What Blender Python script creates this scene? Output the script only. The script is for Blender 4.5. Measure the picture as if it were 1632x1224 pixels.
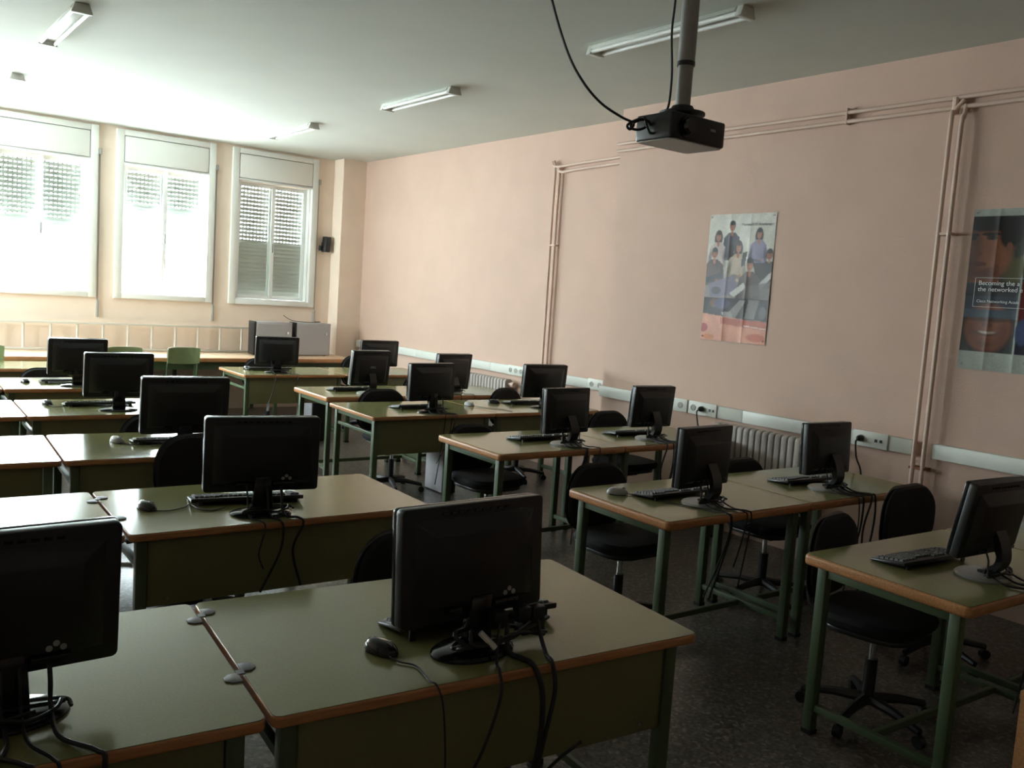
import bpy, bmesh, math, random
import numpy as np
from mathutils import Vector, Matrix
random.seed(7)
sc = bpy.context.scene
for o in list(bpy.data.objects):
    bpy.data.objects.remove(o)
PI = math.pi
# ------------------------------------------------------------------ camera
cam_d = bpy.data.cameras.new('camera')
cam = bpy.data.objects.new('camera', cam_d)
sc.collection.objects.link(cam)
sc.camera = cam
cam_d.sensor_width = 36.0
cam_d.lens = 1411.07 / 1632 * 36.0
cam_d.clip_start = 0.05
_r = Vector((0.79354642, -0.60495774, 0.06565223))
_u = Vector((0.00830642, 0.11864915, 0.9929015))
_f = Vector((0.60845303, 0.78736809, -0.09917864))
cam.matrix_world = Matrix(((_r.x, _u.x, -_f.x, 0.0), (_r.y, _u.y, -_f.y, 0.0), (_r.z, _u.z, -_f.z, 1.7172), (0, 0, 0, 1)))
# ------------------------------------------------------------------ sky, light, exposure
WORLD_STRENGTH = 22.0
world = bpy.data.worlds.new('hazy_sky')
sc.world = world
world.use_nodes = True
_bg = world.node_tree.nodes['Background']
_bg.inputs[0].default_value = (0.86, 0.95, 1.0, 1)
_bg.inputs[1].default_value = WORLD_STRENGTH
sc.view_settings.view_transform = 'Standard'
sc.view_settings.look = 'None'
sc.view_settings.gamma = 1.0
sc.view_settings.use_curve_mapping = False
sc.view_settings.exposure = 1.28
sc.cycles.max_bounces = 10
sc.cycles.diffuse_bounces = 6
sc.cycles.glossy_bounces = 4
sc.cycles.transparent_max_bounces = 12
sc.cycles.caustics_reflective = False
sc.cycles.caustics_refractive = False
sc.cycles.sample_clamp_indirect = 12.0

# room dimensions (metres; the camera stands at x = 0, y = 0)
XL, XR, XR2, YB, YF, YS, YC, H = -1.75, 5.834, 5.515, -1.8, 11.4, 5.80, 11.117, 3.40
WIN = [(4.067, 5.247, 1.49, 'closed'), (2.675, 3.850, 2.47, 'half'), (1.297, 2.477, 2.25, 'half'),
       (-0.085, 1.095, 2.40, 'half'), (-1.467, -0.287, 2.45, 'half')]
WINL = [(9.95, 11.13, 2.85, 'half'), (8.55, 9.73, 2.85, 'half')]   # windows of the left-hand wall (y ranges)
for i, (a, b, zb, _k) in enumerate(WIN + WINL):                      # sampling portals in the window openings
    ld = bpy.data.lights.new('window_portal', 'AREA')
    ld.shape = 'RECTANGLE'; ld.size = 0.96; ld.size_y = 1.5
    ld.cycles.is_portal = True
    lo = bpy.data.objects.new('window_portal', ld)
    if i < len(WIN):
        lo.location = ((a + b) / 2, YF + 0.30, 2.2); lo.rotation_euler = (-PI / 2, 0, 0)
    else:
        lo.location = (XL - 0.30, (a + b) / 2, 2.2); lo.rotation_euler = (0, -PI / 2, 0)
        lo.rotation_euler = (-PI / 2, 0, PI / 2)
    sc.collection.objects.link(lo)

# ------------------------------------------------------------------ materials
MATS = {}
def mat(name, col, rough=0.6, metal=0.0, spec=0.5, noise=0.0, scale=30.0, bump=0.0, bscale=80.0, coat=0.0, stretch=None, col2=None):
    if name in MATS: return MATS[name]
    m = bpy.data.materials.new(name); m.use_nodes = True
    nt = m.node_tree; N = nt.nodes; L = nt.links
    b = N['Principled BSDF']
    b.inputs['Base Color'].default_value = (*col, 1)
    b.inputs['Roughness'].default_value = rough
    b.inputs['Metallic'].default_value = metal
    b.inputs['Specular IOR Level'].default_value = spec
    b.inputs['Coat Weight'].default_value = coat
    b.inputs['Coat Roughness'].default_value = 0.1
    tc = N.new('ShaderNodeTexCoord')
    if noise or col2:
        mp = N.new('ShaderNodeMapping'); L.new(tc.outputs['Object'], mp.inputs[0])
        if stretch: mp.inputs['Scale'].default_value = stretch
        nz = N.new('ShaderNodeTexNoise'); nz.inputs['Scale'].default_value = scale; nz.inputs['Detail'].default_value = 4
        L.new(mp.outputs[0], nz.inputs['Vector'])
        rp = N.new('ShaderNodeValToRGB')
        c2 = col2 if col2 else tuple(max(0, c * (1 - noise)) for c in col)
        rp.color_ramp.elements[0].position = 0.35; rp.color_ramp.elements[1].position = 0.65
        rp.color_ramp.elements[0].color = (*c2, 1); rp.color_ramp.elements[1].color = (*col, 1)
        L.new(nz.outputs['Fac'], rp.inputs[0]); L.new(rp.outputs[0], b.inputs['Base Color'])
    if bump:
        n2 = N.new('ShaderNodeTexNoise'); n2.inputs['Scale'].default_value = bscale; n2.inputs['Detail'].default_value = 3
        L.new(tc.outputs['Object'], n2.inputs['Vector'])
        bp = N.new('ShaderNodeBump'); bp.inputs['Strength'].default_value = bump; bp.inputs['Distance'].default_value = 0.004
        L.new(n2.outputs['Fac'], bp.inputs['Height']); L.new(bp.outputs[0], b.inputs['Normal'])
    MATS[name] = m
    return m
M_WALL = mat('pink_stipple_paint', (0.62, 0.438, 0.355), 0.85, noise=0.05, scale=3.0, bump=0.35, bscale=120)
M_WALL2 = mat('peach_paint_glare_lift', (0.88, 0.735, 0.62), 0.85, noise=0.05, scale=3.0, bump=0.15, bscale=90)  # peach tone lightened so the colour carries the glare around the windows
M_CEIL = mat('ceiling_paint', (0.60, 0.615, 0.565), 0.9, noise=0.03, scale=2.0)
M_WHITE = mat('white_lacquer', (0.82, 0.83, 0.80), 0.4)
M_TRUNK = mat('white_pvc', (0.64, 0.65, 0.60), 0.45)
M_ALU = mat('white_aluminium', (0.85, 0.86, 0.85), 0.35)
M_SLAT = mat('shutter_slat', (0.55, 0.56, 0.52), 0.55)
M_STRAP = mat('strap_grey', (0.38, 0.36, 0.33), 0.8)
M_PIPE = mat('pipe_pink_paint', (0.63, 0.46, 0.375), 0.5)
M_LAM = mat('sage_laminate', (0.240, 0.236, 0.100), 0.15, spec=0.5, noise=0.10, scale=160, bump=0.02, bscale=400)
M_EDGE = mat('beech_edge', (0.58, 0.27, 0.11), 0.35, noise=0.3, scale=10, stretch=(1, 14, 14))
M_GREEN = mat('green_frame_paint', (0.075, 0.110, 0.055), 0.40)
M_PANEL = mat('olive_panel', (0.20, 0.20, 0.09), 0.42, noise=0.10, scale=120)
M_BLACK = mat('black_plastic', (0.012, 0.012, 0.014), 0.38, noise=0.15, scale=200)
M_BLACKG = mat('black_gloss_plastic', (0.010, 0.010, 0.012), 0.16)
M_SCREEN = mat('dark_screen', (0.006, 0.006, 0.008), 0.12)
M_CABLE = mat('black_cable', (0.010, 0.010, 0.010), 0.5)
M_FABRIC = mat('black_fabric', (0.006, 0.006, 0.007), 0.9, noise=0.3, scale=300, bump=0.2, bscale=500)
M_CHROME = mat('chrome', (0.75, 0.76, 0.78), 0.22, metal=1.0)
M_SILVER = mat('silver_plastic', (0.36, 0.36, 0.36), 0.35)
M_KEYW = mat('grey_keys', (0.10, 0.10, 0.105), 0.5)
M_STEEL = mat('zinc_plate', (0.22, 0.22, 0.23), 0.5, metal=0.4)
M_CASE = mat('grey_pc_case', (0.44, 0.43, 0.45), 0.5, noise=0.06, scale=40)
M_BENCH = mat('bench_top_wood', (0.72, 0.52, 0.36), 0.4, noise=0.12, scale=6, stretch=(1, 10, 10))
M_CHAIRG = mat('green_chair_lacquer', (0.25, 0.31, 0.15), 0.4, noise=0.08, scale=20)
M_RAD = mat('radiator_paint', (0.46, 0.41, 0.38), 0.5, noise=0.1, scale=12)
M_LADDER = mat('ladder_aluminium', (0.66, 0.63, 0.57), 0.4, metal=0.2)
M_POLE = mat('grey_pole', (0.33, 0.32, 0.31), 0.45)
M_TUBE = mat('lamp_tube_glass', (0.88, 0.88, 0.86), 0.2)
M_LAMPBODY = mat('lamp_body', (0.74, 0.75, 0.71), 0.45)
M_CAP = mat('lamp_end_cap_shaded', (0.6, 0.6, 0.56), 0.5)  # greyer than the body: shade on the near lamp end, put into colour
M_LABELW = mat('pale_label', (0.7, 0.7, 0.7), 0.5)
M_RUST = mat('rust_bracket', (0.25, 0.10, 0.05), 0.8)
M_TXTD = mat('poster_text_dark', (0.10, 0.10, 0.11), 0.6)
M_TXTW = mat('poster_text_white', (0.82, 0.82, 0.82), 0.6)

# terrazzo floor
M_FLOOR = bpy.data.materials.new('terrazzo'); M_FLOOR.use_nodes = True
def _terrazzo():
    nt = M_FLOOR.node_tree; N = nt.nodes; L = nt.links; b = N['Principled BSDF']
    tc = N.new('ShaderNodeTexCoord')
    v = N.new('ShaderNodeTexVoronoi'); v.inputs['Scale'].default_value = 70
    L.new(tc.outputs['Object'], v.inputs['Vector'])
    r = N.new('ShaderNodeValToRGB')
    r.color_ramp.interpolation = 'CONSTANT'
    cols = [(0, (0.075, 0.062, 0.050)), (0.35, (0.11, 0.092, 0.075)), (0.6, (0.15, 0.128, 0.105)), (0.8, (0.05, 0.04, 0.034)), (0.92, (0.22, 0.195, 0.17))]
    e = r.color_ramp.elements
    e[0].position = 0; e[0].color = (*cols[0][1], 1)
    e[1].position = cols[1][0]; e[1].color = (*cols[1][1], 1)
    for p, c in cols[2:]:
        k = e.new(p); k.color = (*c, 1)
    sx = N.new('ShaderNodeSeparateColor'); L.new(v.outputs['Color'], sx.inputs[0])
    L.new(sx.outputs[0], r.inputs[0]); L.new(r.outputs[0], b.inputs['Base Color'])
    b.inputs['Roughness'].default_value = 0.28
_terrazzo()

# window glass: clear with a faint reflection
M_GLASS = bpy.data.materials.new('window_glass'); M_GLASS.use_nodes = True
def _glass():
    nt = M_GLASS.node_tree; N = nt.nodes; L = nt.links
    N.remove(N['Principled BSDF'])
    t = N.new('ShaderNodeBsdfTransparent'); t.inputs[0].default_value = (0.94, 0.97, 0.96, 1)
    g = N.new('ShaderNodeBsdfGlossy'); g.inputs['Roughness'].default_value = 0.02
    mx = N.new('ShaderNodeMixShader'); mx.inputs[0].default_value = 0.06
    L.new(t.outputs[0], mx.inputs[1]); L.new(g.outputs[0], mx.inputs[2])
    L.new(mx.outputs[0], N['Material Output'].inputs[0])
_glass()

# ------------------------------------------------------------------ mesh helpers
COL = sc.collection
class MB:
    def __init__(s): s.v = []; s.f = []
    def add(s, vs, fs, M=None):
        n = len(s.v)
        s.v += [tuple(M @ Vector(p)) if M else tuple(p) for p in vs]
        s.f += [tuple(i + n for i in f) for f in fs]
        return s
    def box(s, x0, x1, y0, y1, z0, z1, M=None):
        vs = [(x, y, z) for z in (z0, z1) for y in (y0, y1) for x in (x0, x1)]
        return s.add(vs, [(0, 2, 3, 1), (4, 5, 7, 6), (0, 1, 5, 4), (2, 6, 7, 3), (0, 4, 6, 2), (1, 3, 7, 5)], M)
    def frustum(s, r0, r1, M=None):               # two rectangles (x0,x1,y0,y1,z)
        vs = [(x, y, r[4]) for r in (r0, r1) for y in r[2:4] for x in r[0:2]]
        return s.add(vs, [(0, 2, 3, 1), (4, 5, 7, 6), (0, 1, 5, 4), (2, 6, 7, 3), (0, 4, 6, 2), (1, 3, 7, 5)], M)
    def tube(s, pts, r, n=8, cap=True):
        pts = [Vector(p) for p in pts]
        rs = r if isinstance(r, (list, tuple)) else [r] * len(pts)
        up = None; rings = []
        for i, p in enumerate(pts):
            d = (pts[min(i + 1, len(pts) - 1)] - pts[max(i - 1, 0)])
            if d.length < 1e-9: d = Vector((0, 0, 1))
            d.normalize()
            if up is None:
                up = Vector((0, 0, 1)) if abs(d.z) < 0.9 else Vector((1, 0, 0))
            a = d.cross(up)
            if a.length < 1e-6: a = d.orthogonal()
            a.normalize(); b = a.cross(d).normalized(); up = b
            rings.append([p + (a * math.cos(2 * PI * k / n) + b * math.sin(2 * PI * k / n)) * rs[i] for k in range(n)])
        vs = [tuple(q) for rg in rings for q in rg]; fs = []
        for i in range(len(pts) - 1):
            for k in range(n):
                fs.append((i * n + k, i * n + (k + 1) % n, (i + 1) * n + (k + 1) % n, (i + 1) * n + k))
        if cap:
            fs.append(tuple(range(n - 1, -1, -1))); fs.append(tuple((len(pts) - 1) * n + k for k in range(n)))
        return s.add(vs, fs)
    def lathe(s, prof, n=24, sx=1, sy=1, M=None):   # prof: (r, z)
        vs = [(r * math.cos(2 * PI * k / n) * sx, r * math.sin(2 * PI * k / n) * sy, z) for r, z in prof for k in range(n)]
        fs = []
        for i in range(len(prof) - 1):
            for k in range(n):
                fs.append((i * n + k, i * n + (k + 1) % n, (i + 1) * n + (k + 1) % n, (i + 1) * n + k))
        fs.append(tuple(range(n - 1, -1, -1))); fs.append(tuple((len(prof) - 1) * n + k for k in range(n)))
        return s.add(vs, fs, M)
    def prism(s, poly, z0, z1, M=None):
        n = len(poly)
        vs = [(x, y, z0) for x, y in poly] + [(x, y, z1) for x, y in poly]
        fs = [tuple(range(n - 1, -1, -1)), tuple(range(n, 2 * n))] + [(k, (k + 1) % n, n + (k + 1) % n, n + k) for k in range(n)]
        return s.add(vs, fs, M)
    def mesh(s, name, bevel=0, seg=2, smooth=True):
        me = bpy.data.meshes.new(name)
        me.from_pydata(s.v, [], s.f)
        bm = bmesh.new(); bm.from_mesh(me)
        bmesh.ops.recalc_face_normals(bm, faces=bm.faces)
        if bevel:
            es = [e for e in bm.edges if len(e.link_faces) == 2 and e.calc_face_angle(0) > 0.6]
            bmesh.ops.bevel(bm, geom=es, offset=bevel, offset_type='OFFSET', segments=seg, profile=0.5, affect='EDGES', clamp_overlap=True)
        if smooth:
            for f in bm.faces: f.smooth = True
            for e in bm.edges:
                if len(e.link_faces) == 2 and e.calc_face_angle(0) > 0.6: e.smooth = False
        bm.to_mesh(me); bm.free()
        return me
    def build(s, name, m, parent=None, bevel=0, seg=2, smooth=True):
        me = s.mesh(name, bevel, seg, smooth)
        me.materials.append(m)
        return link(name, me, parent)
def link(name, me, parent=None):
    o = bpy.data.objects.new(name, me); COL.objects.link(o)
    if parent is not None: o.parent = parent
    return o
def tag(o, label, cat, group=None, kind=None):
    o['label'] = label; o['category'] = cat
    if group: o['group'] = group
    if kind: o['kind'] = kind
    return o
def thing(name, label, cat, loc=(0, 0, 0), rz=0.0, group=None):
    o = bpy.data.objects.new(name, None); COL.objects.link(o)
    o.empty_display_size = 0.05
    o.location = loc; o.rotation_euler = (0, 0, rz)
    return tag(o, label, cat, group)
def struct(o):
    o['kind'] = 'structure'; return o
def spline(pts, n=8):
    P = [Vector(p) for p in pts]; out = []
    for i in range(len(P) - 1):
        p0 = P[max(i - 1, 0)]; p1 = P[i]; p2 = P[i + 1]; p3 = P[min(i + 2, len(P) - 1)]
        for k in range(n):
            t = k / n
            out.append(0.5 * ((2 * p1) + (-p0 + p2) * t + (2 * p0 - 5 * p1 + 4 * p2 - p3) * t * t + (-p0 + 3 * p1 - 3 * p2 + p3) * t ** 3))
    out.append(P[-1]); return out
def rrect(w, h, r, n=6, cx=0, cy=0):
    pts = []
    for sx, sy, a0 in ((1, 1, 0), (-1, 1, PI / 2), (-1, -1, PI), (1, -1, 1.5 * PI)):
        for k in range(n + 1):
            a = a0 + PI / 2 * k / n
            pts.append((cx + sx * (w / 2 - r) + r * math.cos(a), cy + sy * (h / 2 - r) + r * math.sin(a)))
    return pts
RX90 = Matrix.Rotation(PI / 2, 4, 'X')     # local (x, y, z) -> (x, -z, y)
def text_mesh(name, body, size, m, parent, M, extrude=0.0004):
    cu = bpy.data.curves.new(name, 'FONT'); cu.body = body; cu.size = size; cu.extrude = extrude
    o = bpy.data.objects.new(name, cu); COL.objects.link(o)
    dg = bpy.context.evaluated_depsgraph_get(); dg.update()
    me = bpy.data.meshes.new_from_object(o.evaluated_get(dg))
    bpy.data.objects.remove(o); bpy.data.curves.remove(cu)
    me.transform(M); me.materials.clear(); me.materials.append(m); me.name = name
    return link(name, me, parent)

# ================================================================== THE ROOM
struct(MB().box(XL - .2, XR + .3, YB - .2, YF + .3, -.12, 0).build('floor', M_FLOOR))
struct(MB().box(XL - .2, XR + .3, YB - .2, YF + .3, H, H + .15).build('ceiling', M_CEIL))
struct(MB().box(XR, XR + .2, YS, YF + .3, 0, H).build('wall_right_far', M_WALL))
struct(MB().box(XR2, XR + .2, YB - .2, YS, 0, H).build('wall_right_near', M_WALL))
struct(MB().box(XL, XR2, YB - .2, YB, 0, H).build('wall_back', M_WALL))
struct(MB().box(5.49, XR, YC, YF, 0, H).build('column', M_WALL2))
# window wall pierced by the openings
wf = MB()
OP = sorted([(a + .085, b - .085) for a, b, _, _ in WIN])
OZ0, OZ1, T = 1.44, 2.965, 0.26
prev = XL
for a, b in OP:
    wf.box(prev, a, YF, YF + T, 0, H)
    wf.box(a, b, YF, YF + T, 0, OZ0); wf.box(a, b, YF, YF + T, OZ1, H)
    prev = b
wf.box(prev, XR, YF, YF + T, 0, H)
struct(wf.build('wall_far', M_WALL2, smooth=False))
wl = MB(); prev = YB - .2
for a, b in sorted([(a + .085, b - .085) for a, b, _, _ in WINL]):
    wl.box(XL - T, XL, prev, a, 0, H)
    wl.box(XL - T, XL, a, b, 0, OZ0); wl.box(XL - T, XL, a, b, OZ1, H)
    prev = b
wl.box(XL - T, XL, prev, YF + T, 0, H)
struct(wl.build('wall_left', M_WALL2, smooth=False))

# shutter slat: a bowed strip hanging on small hooks, with open slots between them
def slat_mesh(w, pitch, open_slots):
    m = MB(); h = pitch * (0.80 if open_slots else 1.0)
    for k in range(4):
        z0 = h * k / 4; z1 = h * (k + 1) / 4
        o0 = 0.006 * math.sin(PI * k / 4); o1 = 0.006 * math.sin(PI * (k + 1) / 4)
        m.add([(0, o0, z0), (w, o0, z0), (w, o1, z1), (0, o1, z1), (0, o0 + .008, z0), (w, o0 + .008, z0), (w, o1 + .008, z1), (0, o1 + .008, z1)],
              [(0, 1, 2, 3), (7, 6, 5, 4), (0, 4, 5, 1), (3, 2, 6, 7), (0, 3, 7, 4), (1, 5, 6, 2)])
    if open_slots:
        n = int(w / 0.046)
        for k in range(n + 1):
            x = w * k / n
            m.box(max(0, x - .011), min(w, x + .011), 0, .007, h, pitch)
    return m
for wi, (a, b, zb, kind) in enumerate(WIN + WINL, 1):
    win = bpy.data.objects.new('window_%d' % wi, None); COL.objects.link(win); struct(win)
    win.location = (a, YF, 1.376) if wi <= len(WIN) else (XL, a, 1.376)
    if wi > len(WIN): win.rotation_euler = (0, 0, PI / 2)
    W = b - a; top = 3.369 - 1.376; oz0 = OZ0 - 1.376; oz1 = OZ1 - 1.376
    fr = MB(); d = -.045
    fr.box(0, .085, d, .02, 0, top); fr.box(W - .085, W, d, .02, 0, top)
    fr.box(.085, W - .085, d, .02, 0, oz0); fr.box(.085, W - .085, d, .02, oz1, oz1 + .022); fr.box(.085, W - .085, d, .02, top - .068, top); fr.box(.085, W - .085, -.004, .02, oz1 + .022, top - .068)
    fr.build('window_frame', M_WHITE, win, bevel=.004)
    MB().box(.094, W - .094, d - .004, -.006, oz1 + .031, top - .077).build('shutter_box_cover', M_WHITE, win, bevel=.003)
    rv = MB()
    rv.box(.085, .10, .02, T, oz0, oz1); rv.box(W - .10, W - .085, .02, T, oz0, oz1); rv.box(.10, W - .10, .02, T, oz0 - .005, oz0 + .008)
    rv.build('reveal_lining', M_WHITE, win)
    for s in (0, 1):                                   # two sliding sashes
        x0 = .10 if s == 0 else W / 2 - .034
        x1 = W / 2 + .034 if s == 0 else W - .10
        y0 = .06 if s == 0 else .10
        sm = MB(); z0, z1 = oz0 + .01, oz1 - .005; t = .050
        sm.box(x0, x0 + t, y0, y0 + .032, z0, z1); sm.box(x1 - t, x1, y0, y0 + .032, z0, z1)
        sm.box(x0 + t, x1 - t, y0, y0 + .032, z0, z0 + t); sm.box(x0 + t, x1 - t, y0, y0 + .032, z1 - t, z1)
        sash = sm.build('sash_frame', M_ALU, win, bevel=.003)
        MB().box(x0 + t - .003, x1 - t + .003, y0 + .013, y0 + .018, z0 + t - .003, z1 - t + .003).build('pane', M_GLASS, sash)
    MB().box(W / 2 + .005, W / 2 + .02, .045, .06, .70, .82).build('sash_latch', M_SILVER, win, bevel=.003)
    # roller shutter
    pitch = 0.052; w = W - .205
    me_o = slat_mesh(w, pitch, True).mesh('slat'); me_o.materials.append(M_SLAT)
    me_c = slat_mesh(w, pitch, False).mesh('slat'); me_c.materials.append(M_SLAT)
    z = oz1 - pitch; zend = zb - 1.376
    while z > zend - .02:
        closed = kind == 'closed' and z + 1.376 < 2.14
        so = link('slat', me_c if closed else me_o, win); so.location = (.1025, .19, z)
        z -= pitch
    MB().box(.1025, .1025 + w, .188, .204, z + pitch - .05, z + pitch).build('shutter_bottom_bar', M_SLAT, win)
    # strap to the roller shutter
    sx = W + .022
    MB().box(sx - .009, sx + .009, -.012, -.008, 1.18 - 1.376, 3.08 - 1.376).build('shutter_strap', M_STRAP, win)
    MB().box(sx - .016, sx + .016, -.05, 0, 3.04 - 1.376, 3.11 - 1.376).build('strap_guide', M_STRAP, win, bevel=.006)
    MB().box(sx - .014, sx + .014, -.03, 0, 1.14 - 1.376, 1.34 - 1.376).build('strap_winder', M_STRAP, win, bevel=.005)

# unseen chalkboard added on the back wall to darken the near room
_wb = bpy.data.objects['wall_back']
MB().box(-1.17, 5.17, YB + .005, YB + .02, .88, 2.32).build('added_dark_board', mat('added_board_green', (0.02, 0.045, 0.035), .6), _wb)
for q in ((-1.2, 5.2, .85, .88), (-1.2, 5.2, 2.32, 2.35), (-1.2, -1.17, .88, 2.32), (5.17, 5.2, .88, 2.32)):
    MB().box(q[0], q[1], YB + .001, YB + .03, q[2], q[3]).build('added_board_frame', M_EDGE, _wb)
MB().box(-1.2, 5.2, YB + .03, YB + .09, .83, .85).build('added_board_ledge', M_EDGE, _wb)

# ------------------------------------------------------------------ ceiling lamps
def lamp(x, y0, y1, label):
    t = thing('fluorescent_lamp', label, 'ceiling light', (x, y0, H), 0, 'fluorescent ceiling battens')
    L = y1 - y0
    MB().add([(-.045, .05, -.001), (.045, .05, -.001), (.065, .05, -.03), (-.065, .05, -.03), (-.045, L - .05, -.001), (.045, L - .05, -.001), (.065, L - .05, -.03), (-.065, L - .05, -.03)],
             [(0, 1, 2, 3), (7, 6, 5, 4), (0, 4, 5, 1), (3, 2, 6, 7), (0, 3, 7, 4), (1, 5, 6, 2)]).build('lamp_body', M_LAMPBODY, t, bevel=.003)
    for yy in (0, L - .05):
        MB().frustum((-.045, .045, yy, yy + .045, -.001), (-.066, .066, yy, yy + .045, -.062)).build('lamp_holder', M_CAP if yy == 0 else M_LAMPBODY, t, bevel=.004)
    for s in (-1, 1):
        MB().tube([(s * .046, .045, -.045), (s * .046, L - .045, -.045)], .013, 12).build('lamp_tube', M_TUBE, t)
    return t
lamp(4.05, 3.32, 4.60, 'unlit fluorescent batten on the ceiling behind the projector pole')
lamp(4.10, 6.33, 7.50, 'unlit fluorescent batten at mid-ceiling, second along the pink wall')
lamp(4.08, 9.00, 10.18, 'small unlit fluorescent batten on the ceiling nearest the right-hand window')
lamp(1.29, 6.43, 7.62, 'unlit fluorescent batten at the top left corner of the picture')
lamp(1.33, 9.22, 10.50, 'unlit fluorescent batten on the far left ceiling cut by the picture edge')

# ------------------------------------------------------------------ pipes on the right wall
def pipe(name, pts, r, label):
    o = MB().tube(pts, r, 10).build(name, M_PIPE); return o
pr = thing('heating_pipes', 'pink painted pair of heating pipes running along the upper right wall', 'pipes', (XR2, 0, 0))
for k, z in enumerate((3.105, 3.045)):
    MB().tube([(-.035, YB, z + .004), (-.035, YS - .0, z - .01)], .014, 10).build('pipe', M_PIPE, pr)
for y in (1.0, 3.57, 5.2):
    MB().box(-.050, -.001, y - .006, y + .006, 3.02, 3.13).build('pipe_clip', M_PIPE, pr, bevel=.004)
pr2 = thing('riser_pipes', 'pink painted vertical pair of pipes beside the portrait poster', 'pipes', (XR2, 2.80, 0))
for dy, zt in ((.03, 3.06), (-.035, 3.03)):
    MB().tube(spline([(-.035, dy - (.05 if dy > 0 else 0), zt + .02), (-.055, dy, zt - .06), (-.075, dy, zt - .2), (-.075, dy, 1.5), (-.075, dy, .02)], 6), .014, 10).build('pipe', M_PIPE, pr2)
for z in (2.27, .80):
    MB().box(-.085, -.002, -.05, .05, z - .008, z + .008).build('pipe_bracket', M_RUST if z < 1 else M_PIPE, pr2)
MB().tube([(-.035, .03, 3.0), (-.035, .03, 3.10)], .022, 10).build('pipe_joint', M_PIPE, pr2)
pr3 = thing('drop_pipes', 'pink painted pipes dropping down the recessed wall in the middle', 'pipes', (XR, 6.98, 0))
for k, dy in enumerate((.035, -.035)):
    z = 3.03 - .055 * k
    MB().tube(spline([(-.04, YS - 6.98 + .02, z + .03), (-.04, dy - .06, z), (-.04, dy, z - .06), (-.04, dy, 1.6), (-.04, dy, .98)], 6), .014, 10).build('pipe', M_PIPE, pr3)
for z in (2.25,):
    MB().box(-.05, -.002, -.05, .05, z - .008, z + .008).build('pipe_bracket', M_PIPE, pr3)

# ------------------------------------------------------------------ cable trunking
def trunk(label, x, y0, y1, joins):
    t = thing('cable_trunking', label, 'trunking', (x, y0, .92))
    ys = [y0] + joins + [y1]
    for a, b in zip(ys[:-1], ys[1:]):
        MB().box(-.05, 0, a - y0 + .001, b - y0 - .001, -.047, .047).build('trunk_cover', M_TRUNK, t, bevel=.004)
    return t
trunk('white cable trunking along the recessed far part of the pink wall', XR, YS + .003, 11.10, [7.9, 9.5])
trunk('white cable trunking along the near pink wall below the group poster', XR2, 2.86, YS - .003, [4.2])
trunk('white cable trunking running out of the picture under the portrait poster', XR2, YB + .05, 2.735, [])
def plate(x, y0, y1, label, kinds):
    t = thing('socket_plate', label, 'socket', (x - .052, y0, .925))
    MB().box(-.010, 0, 0, y1 - y0, -.052, .052).build('plate', M_TRUNK, t, bevel=.003)
    n = len(kinds)
    for i, k in enumerate(kinds):
        yc = (y1 - y0) * (n - i - .5) / n
        R = Matrix.Translation((-.010, yc, 0)) @ Matrix.Rotation(-PI / 2, 4, 'Y')
        if k == 's' or k == 'p':
            MB().lathe([(.026, 0), (.026, .003), (.021, .004), (.019, .001)], 16, M=R).build('socket_ring', M_SILVER, t)
            MB().lathe([(.018, 0), (.018, .0015)], 16, M=R).build('socket_well', M_STRAP, t)
        if k == 'p':
            MB().lathe([(.021, .0), (.021, .025), (.014, .04), (.006, .045)], 16, M=R).build('black_plug', M_BLACK, t)
        if k == 'd':
            for dy in (-.018, .018):
                MB().box(-.013, -.009, yc + dy - .009, yc + dy + .009, -.012, .008).build('data_port', M_BLACK, t)
    return t
plate(XR, 7.28, 7.56, 'triple wall socket plate on the trunking beside the far radiator', 'sss')
plate(XR, 6.06, 6.28, 'double wall socket plate at the end of the recessed trunking', 'ss')
plate(XR2, 4.74, 4.88, 'single wall socket plate left of the black plug on trunking', 's')
plate(XR2, 4.44, 4.72, 'wall socket plate with black plug and data ports, below the group poster', 'spd')
plate(XR2, 3.02, 3.27, 'wall socket plate with hanging plug lead beside the near radiator', 'pd')
def cable(label, pts, r=.004, n=7, name='cable', group=None):
    o = MB().tube(spline(pts, n), r, 6).build(name, M_CABLE)
    o.name = name
    return tag(o, label, 'cable', group)
cable('black power lead hanging from the plug below the group poster', [(XR2 - .11, 4.58, .915), (XR2 - .13, 4.575, .90), (XR2 - .12, 4.56, .80), (XR2 - .10, 4.53, .70), (XR2 - .08, 4.52, .60)], .006)
cable('black power lead hanging from the plug beside the near radiator', [(XR2 - .11, 3.205, .915), (XR2 - .135, 3.20, .90), (XR2 - .125, 3.19, .80), (XR2 - .11, 3.16, .72), (XR2 - .10, 3.15, .60)], .006)

# ------------------------------------------------------------------ radiators
def radiator(label, x, y0, n, ztop):
    t = thing('radiator', label, 'radiator', (x - .10, y0, 0))
    m = MB()
    hh = ztop - .16
    prof = rrect(.10, hh, .03, 5, 0, .16 + hh / 2)
    for k in range(n):
        c = MB()
        vs = MB().prism([(p[0], p[1]) for p in prof], -.023, .023)
        Mx = Matrix.Translation((0, k * .056, 0)) @ RX90
        c.add(vs.v, vs.f, Mx)
        c.build('radiator_section', M_RAD, t, bevel=.008, seg=2)
    L = (n - 1) * .056
    for z in (.20, ztop - .05):
        MB().tube([(0, -.08, z), (0, L + .05, z)], .017, 10).build('radiator_pipe', M_RAD, t)
    MB().tube([(0, -.07, ztop - .05), (0, -.12, ztop - .05)], .028, 10).build('valve', M_PIPE, t)
    for k in (1, n - 2):
        MB().box(-.02, .02, k * .056 - .015, k * .056 + .015, 0.0, .17).build('radiator_foot', M_RAD, t)
    return t
radiator('cast iron radiator below the near trunking, behind the second row', XR2, 3.52, 16, .855)
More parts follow.
